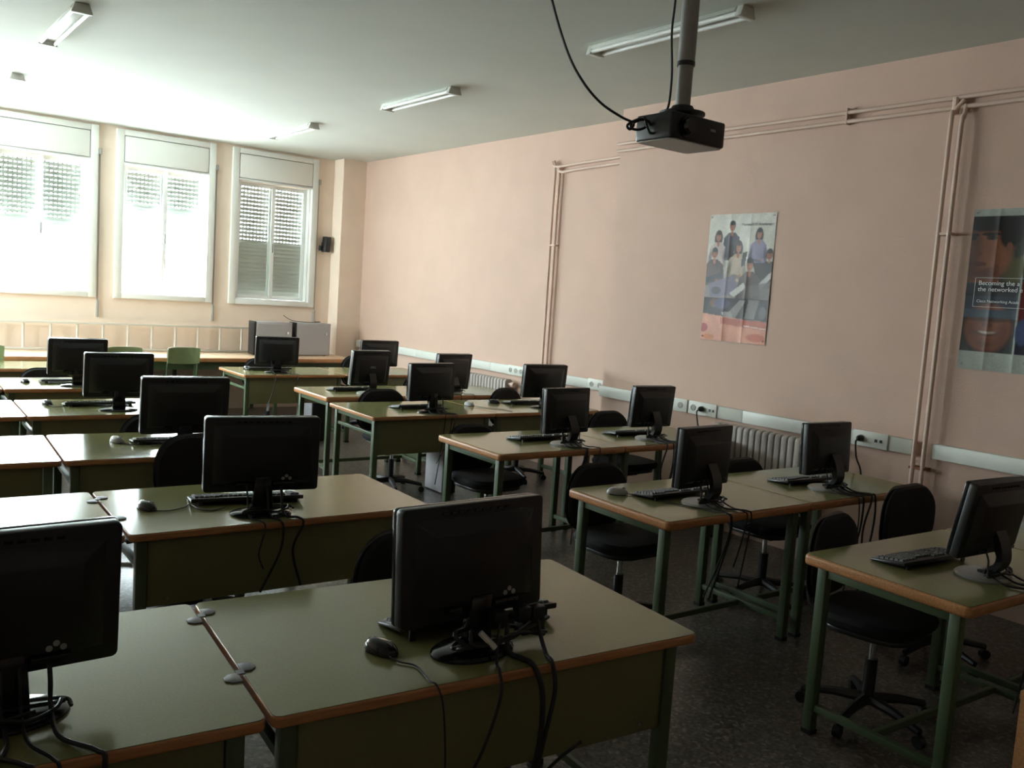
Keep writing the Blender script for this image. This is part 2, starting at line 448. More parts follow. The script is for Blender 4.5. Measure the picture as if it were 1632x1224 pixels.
radiator('cast iron radiator on the recessed wall behind the far desks', XR, 7.50, 16, .825)

# ------------------------------------------------------------------ wall speaker
t = thing('wall_speaker', 'small black loudspeaker on the wall right of the closed window', 'speaker', (5.375, YF - .06, 2.14), .25)
MB().add([(-.05, -.06, 0), (.04, -.06, 0), (.04, .03, 0), (-.05, .03, 0), (-.03, -.055, .21), (.06, -.055, .21), (.06, .03, .21), (-.03, .03, .21)],
         [(3, 2, 1, 0), (4, 5, 6, 7), (0, 1, 5, 4), (2, 3, 7, 6), (0, 4, 7, 3), (1, 2, 6, 5)]).build('speaker_case', M_BLACK, t, bevel=.008)
MB().box(-.085, -.04, .0, .035, .015, .085).build('wall_bracket', M_BLACK, t, bevel=.005)
MB().box(-.02, .02, .02, .06, .08, .13).build('wall_mount', M_BLACK, t)

# ------------------------------------------------------------------ bench, ladder, computer cases on it
t = thing('workbench', 'long wooden workbench running below the windows', 'bench', (XL + .05, 10.45, 0))
BL = 5.47 - (XL + .05)
MB().box(0, BL, .012, .94, .712, .748).build('bench_top', M_BENCH, t, bevel=.002)
MB().box(0, BL, -.010, .011, .700, .749).build('front_edge', M_EDGE, t, bevel=.006)
MB().box(.02, BL - .02, .10, .12, .60, .711).build('apron', M_GREEN, t)
for k in range(8):
    x = .06 + (BL - .12) * k / 7
    for yy in (.08, .86):
        MB().box(x - .02, x + .02, yy - .02, yy + .02, 0, .711).build('leg', M_GREEN, t, bevel=.004)
t = thing('ladder', 'aluminium ladder lying on its side on the bench below the windows', 'ladder', (.20, 11.30, .7495))
for z in (.012, .318):
    MB().box(0, 4.17, -.03, .03, z - .012, z + .012).build('ladder_rail', M_LADDER, t, bevel=.004)
for k in range(15):
    x = .11 + k * .28
    MB().tube([(x, 0, .02), (x, 0, .31)], .014, 8).build('rung', M_LADDER, t)
def case(name, label, loc, rz, w, d, h, m, group=None, front='left'):
    t = thing(name, label, 'computer', loc, rz, group)
    MB().box(-w / 2 + .03, w / 2, -d / 2, d / 2, .008, h).build('case_body', m, t, bevel=.004)
    MB().box(-w / 2, -w / 2 + .03, -d / 2 - .003, d / 2 + .003, .006, h + .003).build('front_fascia', M_BLACK, t, bevel=.008)
    R = Matrix.Translation((w / 2 - .06, -d / 2, h - .14)) @ RX90
    MB().lathe([(.020, 0), (.020, .003), (.012, .006), (.011, .003)], 14, M=R).build('lock_ring', M_CHROME, t)
    MB().box(-w / 2 + .05, w / 2 - .02, -d / 2 - .002, -d / 2 + .001, .03, h - .03).build('side_panel', m, t)
    for sx in (-1, 1):
        for sy in (-1, 1):
            MB().box(sx * w * .38 - .012, sx * w * .38 + .012, sy * d * .32 - .012, sy * d * .32 + .012, 0, .008).build('foot', M_BLACK, t)
    return t
case('computer_case', 'grey computer case on the bench, the left one of the pair', (4.49, 10.98, .7495), 0, .51, .19, .43, M_CASE, 'grey computer cases on the bench')
case('computer_case', 'grey computer case on the bench, right one of the pair beside the column', (5.045, 11.00, .7495), 0, .51, .19, .43, M_CASE, 'grey computer cases on the bench')
cable('thin dark lead trailing over the computer cases under the window', [(4.72, 11.12, 1.26), (4.80, 11.06, 1.205), (4.95, 11.02, 1.188), (5.15, 11.02, 1.188), (5.26, 11.15, 1.19), (5.27, 11.35, 1.18)], .004)

# ================================================================== DESKS
def desk(x, y, a, w, d, kind, label, group):
    t = thing('classroom_desk', label, 'desk', (x, y, 0), a, group)
    th = .030 if kind == 'panel' else .046
    b = .006 if kind == 'panel' else .013
    MB().prism(rrect(w, d, .022, 4, w / 2, d / 2), .75 - th, .7488).build('tabletop', M_EDGE, t, bevel=b, seg=3)
    k = b * 0.45
    MB().prism(rrect(w - 2 * k, d - 2 * k, .02, 4, w / 2, d / 2), .7484, .750).build('laminate', M_LAM, t)
    zt = .75 - th
    ix, iy, s = .055, .07, .021
    for lx in (ix, w - ix):
        for ly in (iy, d - iy):
            MB().box(lx - s, lx + s, ly - s, ly + s, .008, zt).build('leg', M_GREEN, t, bevel=.004)
            MB().box(lx - s - .002, lx + s + .002, ly - s - .002, ly + s + .002, 0, .018).build('foot_cap', M_BLACK, t)
        MB().box(lx - .014, lx + .014, iy + s, d - iy - s, zt - .04, zt - .002).build('side_rail', M_GREEN, t, bevel=.003)
        if kind == 'panel': MB().box(lx - .012, lx + .012, iy + s, d - iy - s, zt - .13, zt - .105).build('shelf_rail', M_GREEN, t, bevel=.003)
        MB().box(lx - .014, lx + .014, iy + s, d - iy - s, .10, .13).build('low_stretcher', M_GREEN, t, bevel=.003)
    if kind == 'panel':
        MB().box(ix + s + .002, w - ix - s - .002, iy - .012, iy + .006, zt - .275, zt - .002).build('modesty_panel', M_PANEL, t, bevel=.002)
        for xx in (ix + .10, w - ix - .10):
            MB().lathe([(.006, 0), (.006, .002), (.003, .004)], 8, M=Matrix.Translation((xx, iy - .012, zt - .25)) @ RX90).build('screw', M_STEEL, t)
    else:
        MB().box(ix + s, w - ix - s, d / 2 - .012, d / 2 + .012, .10, .13).build('long_stretcher', M_GREEN, t, bevel=.003)
        MB().box(ix + s, w - ix - s, d - iy - .012, d - iy + .012, zt - .04, zt - .002).build('long_rail', M_GREEN, t, bevel=.003)
    return t
rd = math.radians
GL, GR = 'desks of the left-hand bank', 'desks of the right-hand bank'
DESKS = {}
def pair(key, x, y, adeg, w, d, kind, labs, group, first_left=False, n=2, gap=None):
    a = rd(adeg); ca, sa = math.cos(a), math.sin(a)
    gap = .012 if kind == 'panel' else .002
    for i in range(n):
        off = (-(w + gap) if first_left and i == 0 else (0 if first_left else i * (w + gap)))
        DESKS[key + 'ab'[i]] = (x + off * ca, y + off * sa, a, w, d)
        desk(x + off * ca, y + off * sa, a, w, d, kind, labs[i], group)
pair('L1', .770, 1.781, -5.4, 1.285, .786, 'panel', ['green-topped desk at the bottom left corner, cut by the picture edge', 'large green-topped desk in the front centre with a modesty panel'], GL, True)
pair('L2', .860, 3.344, -2.2, 1.284, .740, 'panel', ['bright reflecting desk at left in the second row behind the bottom left monitor', 'green-topped desk directly behind the front centre desk'], GL, True)
pair('L3', .915, 4.790, -3.5, 1.284, .78, 'panel', ['white-glaring desk at the left picture edge, third row', 'desk of the third row left, largely hidden by a monitor and chair'], GL, True)
pair('L4', .985, 6.280, -2.0, 1.284, .79, 'panel', ['white-glaring desk at the left picture edge, fourth row', 'desk of the fourth row left with a mouse in window glare'], GL, True)
pair('L5', 1.04, 7.690, -2.0, 1.284, .79, 'panel', ['desk fifth row back at the far left picture edge', 'window-lit desk of the fifth row left, carrying the farthest left monitor'], GL, True)
pair('L6', 1.02, 9.200, -1.5, 1.15, .72, 'panel', ['empty desk nearest the windows at the left picture edge'], GL, False, n=1)
pair('R1', 3.111, 1.356, -3.15, 1.03, .696, 'open', ['wood-edged desk at the right, nearest the camera, cornering the aisle', 'wood-edged desk at the right picture edge against the wall, front row'], GR)
pair('R2', 2.979, 2.637, -1.9, 1.05, .720, 'open', ['wood-edged desk with mouse at its aisle corner, second row right', 'wood-edged desk beside the near radiator, second row right'], GR)
pair('R3', 3.223, 4.247, -1.84, 1.05, .740, 'open', ['wood-edged desk at the aisle with a sheen of window light, third row right', 'wood-edged desk against the wall below the group poster, third row right'], GR)
pair('R4', 3.190, 5.785, -1.65, 1.115, .80, 'panel', ['green desk with modesty panel at the aisle, fourth row right', 'green desk with two mice on top, fourth row right by the wall'], GR)
pair('R5', 3.348, 6.907, -2.1, 1.03, .755, 'open', ['wood-edged desk with the silver-edged monitor, fifth row right', 'wood-edged desk in front of the far radiator, fifth row right'], GR)
pair('R6', 3.274, 8.631, -1.1, 1.12, .80, 'panel', ['farthest green desk at the aisle in front of the computer cases', 'farthest green desk in the wall corner near the column'], GR)
def on(key, u, v):                     # a place on a desk top in the room: u along the width, v depth
    x, y, a, w, d = DESKS[key]
    return (x + u * math.cos(a) - v * math.sin(a), y + u * math.sin(a) + v * math.cos(a))

# joining plates at desk seams
def clamp(key, v, label):
    x, y, a, w, d = DESKS[key]
    px, py = on(key, -.006, v)
    t = thing('joining_plate', label, 'clip', (px, py, .7502), a, 'zinc plates that join the left-hand desks')
    for s in (-1, 1):
        poly = [(s * .006, -.024), (s * .030, -.024), (s * .044, -.010), (s * .044, .010), (s * .030, .024), (s * .006, .024)]
        MB().prism(poly, 0, .004).build('plate', M_STEEL, t, bevel=.001).location = (0, s * .027, 0)
    MB().box(-.010, .010, -.012, .012, .001, .005).build('hook', M_STEEL, t)
clamp('L1b', .255, 'nearer zinc joining plate on the seam of the front desks')
clamp('L1b', .665, 'farther zinc joining plate on the seam of the front desks')
clamp('L2b', .22, 'nearer zinc joining plate on the second-row desk seam, half behind the monitor')
clamp('L2b', .58, 'farther zinc joining plate glinting on the second-row desk seam')

# ================================================================== CHAIRS
def curved(poly, th, k, taper=0.0):
    """upholstered shell: outline in x,z, thickness in y, bowed by k*x*x"""
    n = len(poly); m = MB(); rings = []
    cz = sum(p[1] for p in poly) / n
    for s, y in ((.0, -th / 2), (.72, -th / 2), (.94, -th * .32), (1.0, 0), (.94, th * .32), (.72, th / 2), (.0, th / 2)):
        rings.append((s, y))
    vs = []; fs = []
    for s, y in rings:
        for px, pz in poly:
            x = px * s; z = cz + (pz - cz) * s
            vs.append((x, y - k * x * x, z))
    for i in range(len(rings) - 1):
        for j in range(n):
            fs.append((i * n + j, i * n + (j + 1) % n, (i + 1) * n + (j + 1) % n, (i + 1) * n + j))
    m.add(vs, fs); return m
def office_chair(x, yb, top, label, rz=0.0, wback=.43, ba=.6):
    """yb: y of the backrest; faces -y"""
    t = thing('office_chair', label, 'chair', (x + .24 * math.sin(rz), yb - .24 * math.cos(rz), 0), rz, 'black office chairs at the desks')
    zs = .455
    hb = .36
    poly = rrect(wback, hb, .15, 7, 0, top - hb / 2)
    curved(poly, .055, .45).build('back_pad', M_FABRIC, t).location = (0, .225, 0)
    poly2 = rrect(wback + .012, hb + .012, .155, 7, 0, top - hb / 2)
    curved(poly2, .03, .45).build('back_shell', M_BLACKG, t).location = (0, .247, 0)
    sp = rrect(.46, .44, .14, 6)
    m = MB(); n = len(sp); vs = []; fs = []
    lv = [(.0, .0), (.86, .0), (.98, .02), (1.0, .04), (.95, .062), (.75, .070), (.0, .062)]
    for s, z in lv:
        for px, py in sp: vs.append((px * s, py * s, zs - .03 + z))
    for i in range(len(lv) - 1):
        for j in range(n): fs.append((i * n + j, i * n + (j + 1) % n, (i + 1) * n + (j + 1) % n, (i + 1) * n + j))
    m.add(vs, fs).build('seat_pad', M_FABRIC, t)
    MB().prism(rrect(.40, .38, .12, 5), zs - .05, zs - .028).build('seat_shell', M_BLACK, t, bevel=.006)
    MB().tube(spline([(0, .05, zs - .06), (0, .20, zs - .06), (0, .285, zs - .02), (0, .30, zs + .08), (0, .272, top - .20)], 6), .020, 8).build('back_bracket', M_BLACK, t)
    MB().box(-.07, .07, -.09, .09, zs - .085, zs - .05).build('tilt_mechanism', M_BLACK, t, bevel=.008)
    MB().tube([(.06, -.02, zs - .07), (.24, -.02, zs - .075)], .006, 6).build('lift_lever', M_BLACK, t)
    MB().tube([(0, 0, .20), (0, 0, zs - .08)], .014, 12).build('gas_piston', M_CHROME, t)
    MB().tube([(0, 0, .07), (0, 0, .27)], .026, 12).build('column_tube', M_BLACK, t)
    for k in range(5):
        a = ba + 2 * PI * k / 5; c, s_ = math.cos(a), math.sin(a)
        arm = MB().tube([(0, 0, .095), (.14 * c, .14 * s_, .088), (.27 * c, .27 * s_, .066)], [.026, .020, .015], 8).build('base_arm', M_BLACK, t)
        cs = MB().tube([(.27 * c - .014 * s_, .27 * s_ + .014 * c, .026), (.27 * c + .014 * s_, .27 * s_ - .014 * c, .026)], .026, 12)
        cs.tube([(.27 * c, .27 * s_, .03), (.27 * c, .27 * s_, .07)], .006, 6).build('castor', M_BLACK, arm)
    return t
office_chair(1.68, 2.75, .835, 'black office chair tucked behind the front centre monitor')
office_chair(1.50, 4.58, .893, 'tall black office chair behind the second-row desk, in front of the third-row monitor')
office_chair(1.62, 5.78, .82, 'black office chair behind the third-row monitor at left')
office_chair(1.50, 8.76, .80, 'black office chair mostly hidden behind the farthest left monitor')
office_chair(3.50, 2.16, .85, 'black office chair with a shiny rim behind the nearest right-hand desk', rz=.15)
office_chair(4.53, 2.38, .85, 'broad black office chair back by the wall right of the near radiator', wback=.50)
office_chair(3.345, 3.52, .825, 'black office chair behind the mouse corner of the second right-hand desk', ba=.95)
office_chair(4.47, 3.42, .805, 'black office chair in front of the near radiator')
office_chair(3.56, 5.05, .795, 'black office chair behind the third right-hand desk at the aisle')
office_chair(4.98, 5.16, .835, 'black office chair by the wall corner, right of the third-row monitor')
office_chair(3.765, 6.72, .835, 'black office chair between the fourth and fifth right-hand desks at the aisle', wback=.46)
office_chair(5.115, 6.72, .83, 'black office chair by the far radiator, behind the fourth row', wback=.37, ba=.63)
office_chair(4.87, 7.88, .82, 'black office chair behind the fifth right-hand row, beside the upright monitor')
office_chair(3.82, 9.57, .83, 'black office chair behind the farthest aisle monitor')
office_chair(5.03, 9.60, .87, 'black office chair at the farthest desk near the column')

def green_chair(x, y, label):
    t = thing('school_chair', label, 'chair', (x, y, 0), 0, 'green school chairs along the bench')
    # faces the bench (+y); the backrest is on the near side
    n = 10; vs = []; fs = []
    for th in (0, .012):
        for j in range(5):
            z = .715 + .19 * j / 4
            for i in range(n + 1):
                u = -1 + 2 * i / n
                vs.append((u * .175, -.03 + th - .0 + .028 * u * u * -1 - .02 * (j / 4 - .5), z + (-.012 * u ** 4 if j == 4 else (.012 * u ** 4 if j == 0 else 0))))
    q = 5 * (n + 1)
    for j in range(4):
        for i in range(n):
            a = j * (n + 1) + i
            fs += [(a, a + 1, a + n + 2, a + n + 1), (q + a, q + a + n + 1, q + a + n + 2, q + a + 1)]
    for i in range(n):
        fs += [(i, q + i, q + i + 1, i + 1), (4 * (n + 1) + i, 4 * (n + 1) + i + 1, q + 4 * (n + 1) + i + 1, q + 4 * (n + 1) + i)]
    for j in range(4):
        a = j * (n + 1); b = a + n
        fs += [(a, a + n + 1, q + a + n + 1, q + a), (b, q + b, q + b + n + 1, b + n + 1)]
    MB().add(vs, fs).build('backrest', M_CHAIRG, t)
    MB().prism(rrect(.36, .36, .05, 4, 0, .19), .435, .449).build('seat', M_CHAIRG, t, bevel=.004)
    for s in (-1, 1):
        MB().tube(spline([(s * .165, -.035, .88), (s * .165, -.01, .72), (s * .165, .02, .44), (s * .175, -.02, .006)], 4), .011, 8).build('leg', M_GREEN, t)
        MB().tube([(s * .165, .34, .432), (s * .175, .37, .006)], .011, 8).build('leg', M_GREEN, t)
        MB().tube([(s * .165, .02, .425), (s * .165, .34, .425)], .010, 8).build('seat_rail', M_GREEN, t)
    return t
green_chair(3.11, 10.08, 'green school chair standing free at the bench, rightmost of the green ones')
green_chair(2.47, 10.02, 'green school chair at the bench peeking out behind two monitors')
green_chair(1.17, 10.02, 'green school chair cut by the left picture edge')

# ================================================================== MONITORS, KEYBOARDS, MICE
def monitor(x, y, yaw, tilt, w, h, zb, kind, label, logo=None, silver=False):
    t = thing('monitor', label, 'monitor', (x, y, .7503), yaw, 'computer monitors')
    z0 = zb - .7503
    Mt = Matrix.Translation((0, 0, z0)) @ Matrix.Rotation(tilt, 4, 'X')     # +tilt: top leans to the back (-y)
    wide = kind == 'wide'
    Mh = Mt @ RX90
    # housing: rounded slab, back plane at y = 0, screen on +y
    MB().prism(rrect(w, h, .014 if wide else .010, 4, 0, h / 2), -.034, 0, Mh).build('housing', M_BLACK, t, bevel=.004)
    MB().prism(rrect(w, h, .014 if wide else .010, 4, 0, h / 2), -.050, -.0345, Mh).build('front_bezel', M_SILVER if silver else M_BLACKG, t, bevel=.003)
    MB().box(-w / 2 + .018, w / 2 - .018, .0495, .0515, .022, h - .018, Mt).build('screen', M_SCREEN, t)
    # tapered rear bulge (frustum towards the viewer)
    a, b, c, d = (.86, .62, .10, .90) if wide else (.84, .70, .08, .88)
    r0 = (-w / 2 * a, w / 2 * a, h * c, h * d, 0.0); r1 = (-w / 2 * b, w / 2 * b, h * (c + .06), h * (d - .14), .030)
    bulge = MB().frustum(r0, r1, Mh).build('rear_cover', M_BLACK, t, bevel=.004)
    for k in range(9):
        xx = -w * .22 + k * w * .055
        MB().box(xx - w * .017, xx + w * .017, -.004, .0, h * .925, h * .945, Mt).build('vent_slot', M_BLACKG, bulge)
    # stand
    if wide:
        Mn = MB(); Mn.add([(-.045, -.028, 0.012), (.045, -.028, .012), (.045, .012, .012), (-.045, .012, .012), (-.035, -.034, z0 + h * .22), (.035, -.034, z0 + h * .22), (.035, -.008, z0 + h * .22), (-.035, -.008, z0 + h * .22)],
                [(3, 2, 1, 0), (4, 5, 6, 7), (0, 1, 5, 4), (2, 3, 7, 6), (0, 4, 7, 3), (1, 2, 6, 5)])
        Mn.build('neck', M_BLACKG, t, bevel=.008)
        MB().lathe([(.120, 0), (.120, .006), (.112, .012), (.06, .018), (.0, .018)], 28, 1.05, .72).build('base', M_BLACKG, t)
    else:
        pts = [(0, .0, .018), (0, -.035, .03), (0, -.070, .075), (0, -.062, z0 + h * .18), (0, -.030, z0 + h * .38)]
        P = spline(pts, 6)
        nk = MB()
        for i in range(len(P) - 1):
            p, q = P[i], P[i + 1]; dd = (q - p).normalized(); nn = Vector((0, -dd.z, dd.y)) * .012
            e = dd * .004
            vs = [(sx * .034, (v + o).y, (v + o).z) for v in (p - e, q + e) for o in (-nn, nn) for sx in (-1, 1)]
            nk.add(vs, [(0, 1, 3, 2), (4, 6, 7, 5), (0, 4, 5, 1), (2, 3, 7, 6), (0, 2, 6, 4), (1, 5, 7, 3)])
        nk.build('neck', M_BLACK, t)
        MB().lathe([(.115, 0), (.115, .007), (.108, .013), (.05, .019), (.0, .019)], 28, 1.0, .85).build('base', M_SILVER, t)
    # sockets along the lower rear
    for k, xx in enumerate((-.09, .06, .10)):
        MB().box(xx - .020, xx + .020, -.040, -.010, h * .10, h * .15, Mt).build('socket_block', M_BLACKG, bulge, bevel=.002)
    if logo == 'emblem':
        Ml = Mt @ Matrix.Translation((w * .20, -.0305, h * .20)) @ RX90
        for k in range(3):
            MB().lathe([(.007, 0), (.007, .0015)], 12, M=Ml @ Matrix.Translation(((k - 1) * .014, (.008 if k == 1 else -.002), 0))).build('emblem', M_SILVER, bulge)
    if logo == 'word':
        Ml = Mt @ Matrix.Translation((-.026, -.0308, h * .53)) @ RX90
        text_mesh('maker_mark', 'DELL', .026, M_SILVER, bulge, Ml)
    if logo == 'bar' or silver:
        MB().box(-w * .40, -w * .385, -.004, .0, h * .30, h * .80, Mt).build('silver_strip', M_SILVER, bulge)
    return t
def cable_set(x, y, yaw, key, n=3, seed=0, group='leads hanging from the monitors', words='black monitor leads', drop=.35, floor=True):
    """leads from the monitor over the near desk edge; one thing per monitor, each lead a part"""
    rng = random.Random(seed)
    X, Y, a, w, d = DESKS[key]
    ca, sa = math.cos(a), math.sin(a)
    # near edge point in front of the monitor
    u = (x - X) * ca + (y - Y) * sa
    t = thing('monitor_leads', words, 'cable', (x, y, .75), 0, group)
    for k in range(n):
        u0 = -.07 + .14 * k / max(1, n - 1) + rng.uniform(-.01, .01); u1 = u0 + rng.uniform(-.05, .09)
        st = Vector((x + u0, y - .022, .75 + .135))
        ex, ey = X + (u + u1) * ca, Y + (u + u1) * sa
        pts = [st, st + Vector((0, -.022, -.05)), st + Vector((0, -.03, -.10)), Vector((x + u0, (y - .05 + ey) / 2, .757)), Vector((ex, ey - .002, .758)), Vector((ex + .01, ey - .028, .735)),
               Vector((ex + rng.uniform(-.04, .04), ey - .02, .75 - drop * .6)), Vector((ex + rng.uniform(-.10, .10), ey + rng.uniform(-.02, .02), .75 - drop * rng.uniform(.9, 1.9)))]
        pts = [tuple(p - Vector((x, y, .75))) for p in pts]
        MB().tube(spline(pts, 6), rng.choice((.0035, .004, .0055)), 6).build('lead', M_CABLE, t)
    # a slack loop of cable lying around the foot of the monitor
    lp = []
    for k in range(15):
        a = k * .8; r = .075 + .03 * math.sin(k * 2.3)
        lp.append((.02 + r * 1.3 * math.cos(a), -.055 + .030 * math.sin(a) + .01 * math.sin(k), .026 + .006 * (k % 3)))
    MB().tube(spline(lp, 5), .0045, 6).build('slack_loop', M_CABLE, t)
    return t
def keyboard(x, y, yaw, label, lift=0.0, L=.45, keys=M_KEYW, feet=.012, z=.7503):
    """local -y is the rear edge (towards the monitor's screen); front at +y"""
    t = thing('keyboard', label, 'keyboard', (x, y, z), yaw, 'computer keyboards')
    D = .155; zr, zf = .014 + feet + lift, .010
    zr0, zf0 = .004 + feet + lift, .001
    MB().add([(-L / 2, -D / 2, zr0), (L / 2, -D / 2, zr0), (L / 2, D / 2, zf0), (-L / 2, D / 2, zf0), (-L / 2, -D / 2, zr + .008), (L / 2, -D / 2, zr + .008), (L / 2, D / 2, zf), (-L / 2, D / 2, zf)],
             [(3, 2, 1, 0), (4, 5, 6, 7), (0, 1, 5, 4), (2, 3, 7, 6), (0, 4, 7, 3), (1, 2, 6, 5)]).build('keyboard_body', M_BLACK, t, bevel=.004)
    ang = math.atan2(zf - zr - .008, D)
    km = MB(); Mk = Matrix.Translation((0, 0, (zr + .008 + zf) / 2)) @ Matrix.Rotation(ang, 4, 'X')
    nx = 22; s = (L - .03) / nx
    for r in range(6):
        for c in range(nx):
            if c in (15, 19) or (r == 5 and 5 <= c <= 10): continue
            cx = -L / 2 + .015 + (c + .5) * s; cy = D / 2 - .020 - r * .0215
            if r == 0 and 7 <= c < 14:
                continue
            km.frustum((cx - s * .45, cx + s * .45, cy - .009, cy + .009, .0), (cx - s * .36, cx + s * .36, cy - .007, cy + .007, .008), Mk)
    km.box(-L / 2 + .015 + 7 * s, -L / 2 + .015 + 14 * s, D / 2 - .029, D / 2 - .011, 0, .007, Mk)
    ko = km.build('keys', keys, t); ko['kind'] = 'stuff'
    for sx in (-1, 1):
        MB().box(sx * L * .42 - .010, sx * L * .42 + .010, -D / 2 + .004, -D / 2 + .012, 0, zr0 + .004).build('folding_foot', M_BLACK, t)
    return t
def mouse(x, y, yaw, label, m=None, cord=None, z=.7503):
    t = thing('mouse', label, 'mouse', (x, y, z), yaw, 'computer mice')
    nu, nv = 20, 7; vs = []; fs = []
    for j in range(nv + 1):
        v = j / nv * PI / 2
        for i in range(nu):
            a = 2 * PI * i / nu
            cx, sy = math.cos(a), math.sin(a)
            r = math.cos(v) ** .6
            vs.append((.030 * cx * r * (1 - .10 * sy), .055 * sy * r, .004 + .031 * math.sin(v) * (1 + .12 * sy * r)))
    for j in range(nv):
        for i in range(nu): fs.append((j * nu + i, j * nu + (i + 1) % nu, (j + 1) * nu + (i + 1) % nu, (j + 1) * nu + i))
    fs.append(tuple(range(nu - 1, -1, -1)))
    MB().add(vs, fs).build('mouse_shell', m or M_BLACKG, t)
    MB().prism(rrect(.052, .095, .024, 5), 0, .005).build('mouse_sole', M_BLACK, t)
    MB().tube([(-.004, -.030, .031), (.004, -.030, .031)], .009, 12).build('scroll_wheel', M_SILVER, t)
    if cord:
        loc = Matrix.Rotation(-yaw, 4, 'Z') @ Matrix.Translation((-x, -y, -z))
        MB().tube([loc @ p for p in spline(cord, 8)], .0024, 6).build('mouse_cord', M_CABLE, t)
    return t

# ---- monitors (position of the panel's lower edge, yaw, tilt, size)
monitor(.285, 2.055, .02, .063, .45, .318, .843, 'wide', 'black monitor at the bottom left corner, cut by the picture edge', 'emblem')
monitor(1.377, 1.880, .018, -.06, .468, .312, .846, 'wide', 'large black monitor seen from behind on the front centre desk', 'emblem')
monitor(1.404, 3.460, -.20, .03, .464, .310, .845, 'wide', 'black monitor on the desk behind the front centre desk', 'emblem')
monitor(1.532, 4.894, -.10, .10, .461, .313, .845, 'wide', 'black monitor standing behind the tall chair in the third left row')
monitor(1.566, 6.457, -.036, .09, .446, .306, .842, 'wide', 'backlit black monitor in the fourth left row, second farthest on the left')
monitor(1.583, 7.842, -.012, .108, .443, .298, .841, 'wide', 'backlit monitor farthest away on the left, below the ladder')
monitor(3.70, 8.840, -.16, .06, .450, .297, .830, 'wide', 'black monitor in front of the grey computer cases')
monitor(4.945, 8.900, -.083, .065, .455, .298, .812, 'wide', 'farthest monitor beside the column, half behind the silver-edged one')
monitor(3.85, 7.090, .02, .135, .385, .320, .822, 'square', 'tilted monitor with silver edge and maker mark, fifth right row', 'word', True)
monitor(4.70, 7.020, .079, .128, .400, .345, .785, 'square', 'upright monitor in front of the far radiator')
monitor(3.795, 5.942, .054, .02, .433, .300, .840, 'wide', 'black monitor at the aisle on the fourth right-hand desk')
monitor(4.982, 5.977, -.10, .093, .442, .293, .840, 'wide', 'black monitor before the drop pipes, fourth right row by the wall')
monitor(3.890, 4.400, .016, -.02, .386, .302, .828, 'square', 'black squarish monitor at the aisle in the third right row')
monitor(4.700, 4.407, -.069, .093, .383, .298, .838, 'square', 'black squarish monitor left of the wall sockets, third right row')
monitor(3.427, 2.825, .056, .02, .390, .298, .839, 'square', 'black squarish monitor beside the mouse and keyboard, second right row')
monitor(4.443, 2.790, -.065, -.05, .383, .288, .838, 'square', 'black squarish monitor in front of the near radiator')
monitor(3.561, 1.524, -.078, .17, .40, .300, .837, 'square', 'black tilted monitor cut by the right picture edge')

cable_set(.285, 2.055, 0, 'L1a', 4, 2, words='black leads bundled behind the bottom left monitor')
cable_set(1.404, 3.46, 0, 'L2b', 3, 3, words='black leads behind the second left monitor', drop=.2)
cable_set(3.70, 8.84, 0, 'R6a', 2, 4, words='black leads of the monitor before the computer cases', drop=.25)
cable_set(4.70, 7.02, 0, 'R5b', 2, 5, words='black leads of the upright monitor by the far radiator', drop=.2)
cable_set(3.795, 5.942, 0, 'R4a', 3, 6, words='black leads of the aisle monitor in the fourth right row')
cable_set(4.982, 5.977, 0, 'R4b', 2, 7, words='black leads of the monitor before the drop pipes', drop=.25)
cable_set(3.89, 4.40, 0, 'R3a', 4, 8, words='black leads of the aisle monitor in the third right row')
cable_set(4.70, 4.407, 0, 'R3b', 4, 9, words='black and pale leads of the monitor left of the wall sockets')
cable_set(3.427, 2.825, 0, 'R2a', 4, 10, drop=.24, words='black leads trailing from the monitor with mouse and keyboard')
cable_set(4.443, 2.79, 0, 'R2b', 4, 11, words='black leads of the monitor in front of the near radiator')
cable_set(3.561, 1.524, 0, 'R1a', 3, 12, words='black leads of the monitor cut by the right edge')

# front centre monitor: leads drooping over the desk front
t = thing('monitor_leads', 'black leads drooping over the front centre desk edge', 'cable', (1.40, 1.80, .75), 0, 'leads hanging from the monitors')
def lead(pts, r):
    MB().tube(spline([tuple(Vector(p) - Vector((1.40, 1.80, .75))) for p in pts], 8), r, 8).build('lead', M_CABLE, t)
lead([(1.42, 1.82, .86), (1.40, 1.80, .80), (1.375, 1.765, .757), (1.355, 1.725, .755), (1.335, 1.69, .70), (1.27, 1.68, .56), (1.17, 1.68, .44), (1.10, 1.67, .33)], .004)
lead([(1.45, 1.83, .83), (1.44, 1.80, .765), (1.455, 1.76, .757), (1.46, 1.715, .752), (1.462, 1.675, .69), (1.45, 1.66, .56), (1.42, 1.67, .42), (1.38, 1.70, .25), (1.40, 1.74, .05)], .0075)
lead([(1.55, 1.83, .86), (1.545, 1.80, .80), (1.53, 1.75, .757), (1.515, 1.705, .752), (1.50, 1.67, .69), (1.465, 1.66, .57), (1.44, 1.67, .42), (1.43, 1.72, .22), (1.45, 1.76, .04)], .006)
lead([(1.60, 1.66, .53), (1.53, 1.665, .50), (1.46, 1.665, .46), (1.43, 1.67, .42), (1.38, 1.69, .36), (1.33, 1.72, .2)], .0045)
lead([(1.44, 1.66, .45), (1.50, 1.665, .45), (1.52, 1.68, .38), (1.50, 1.70, .2)], .004)
MB().tube([(-.045, .02, .075), (-.01, -.005, .035)], .008, 10).build('pale_connector', M_LABELW, t)
for q in range(2):
    lp = []
    for k in range(18):
        a = k * .75 + q; r = .085 + .035 * math.sin(k * 1.7 + q)
        lp.append((.045 + r * 1.35 * math.cos(a), .045 + .045 * math.sin(a), .030 + .010 * (k % 4) + .012 * q))
    MB().tube(spline(lp, 5), .006, 6).build('slack_loop', M_CABLE, t)
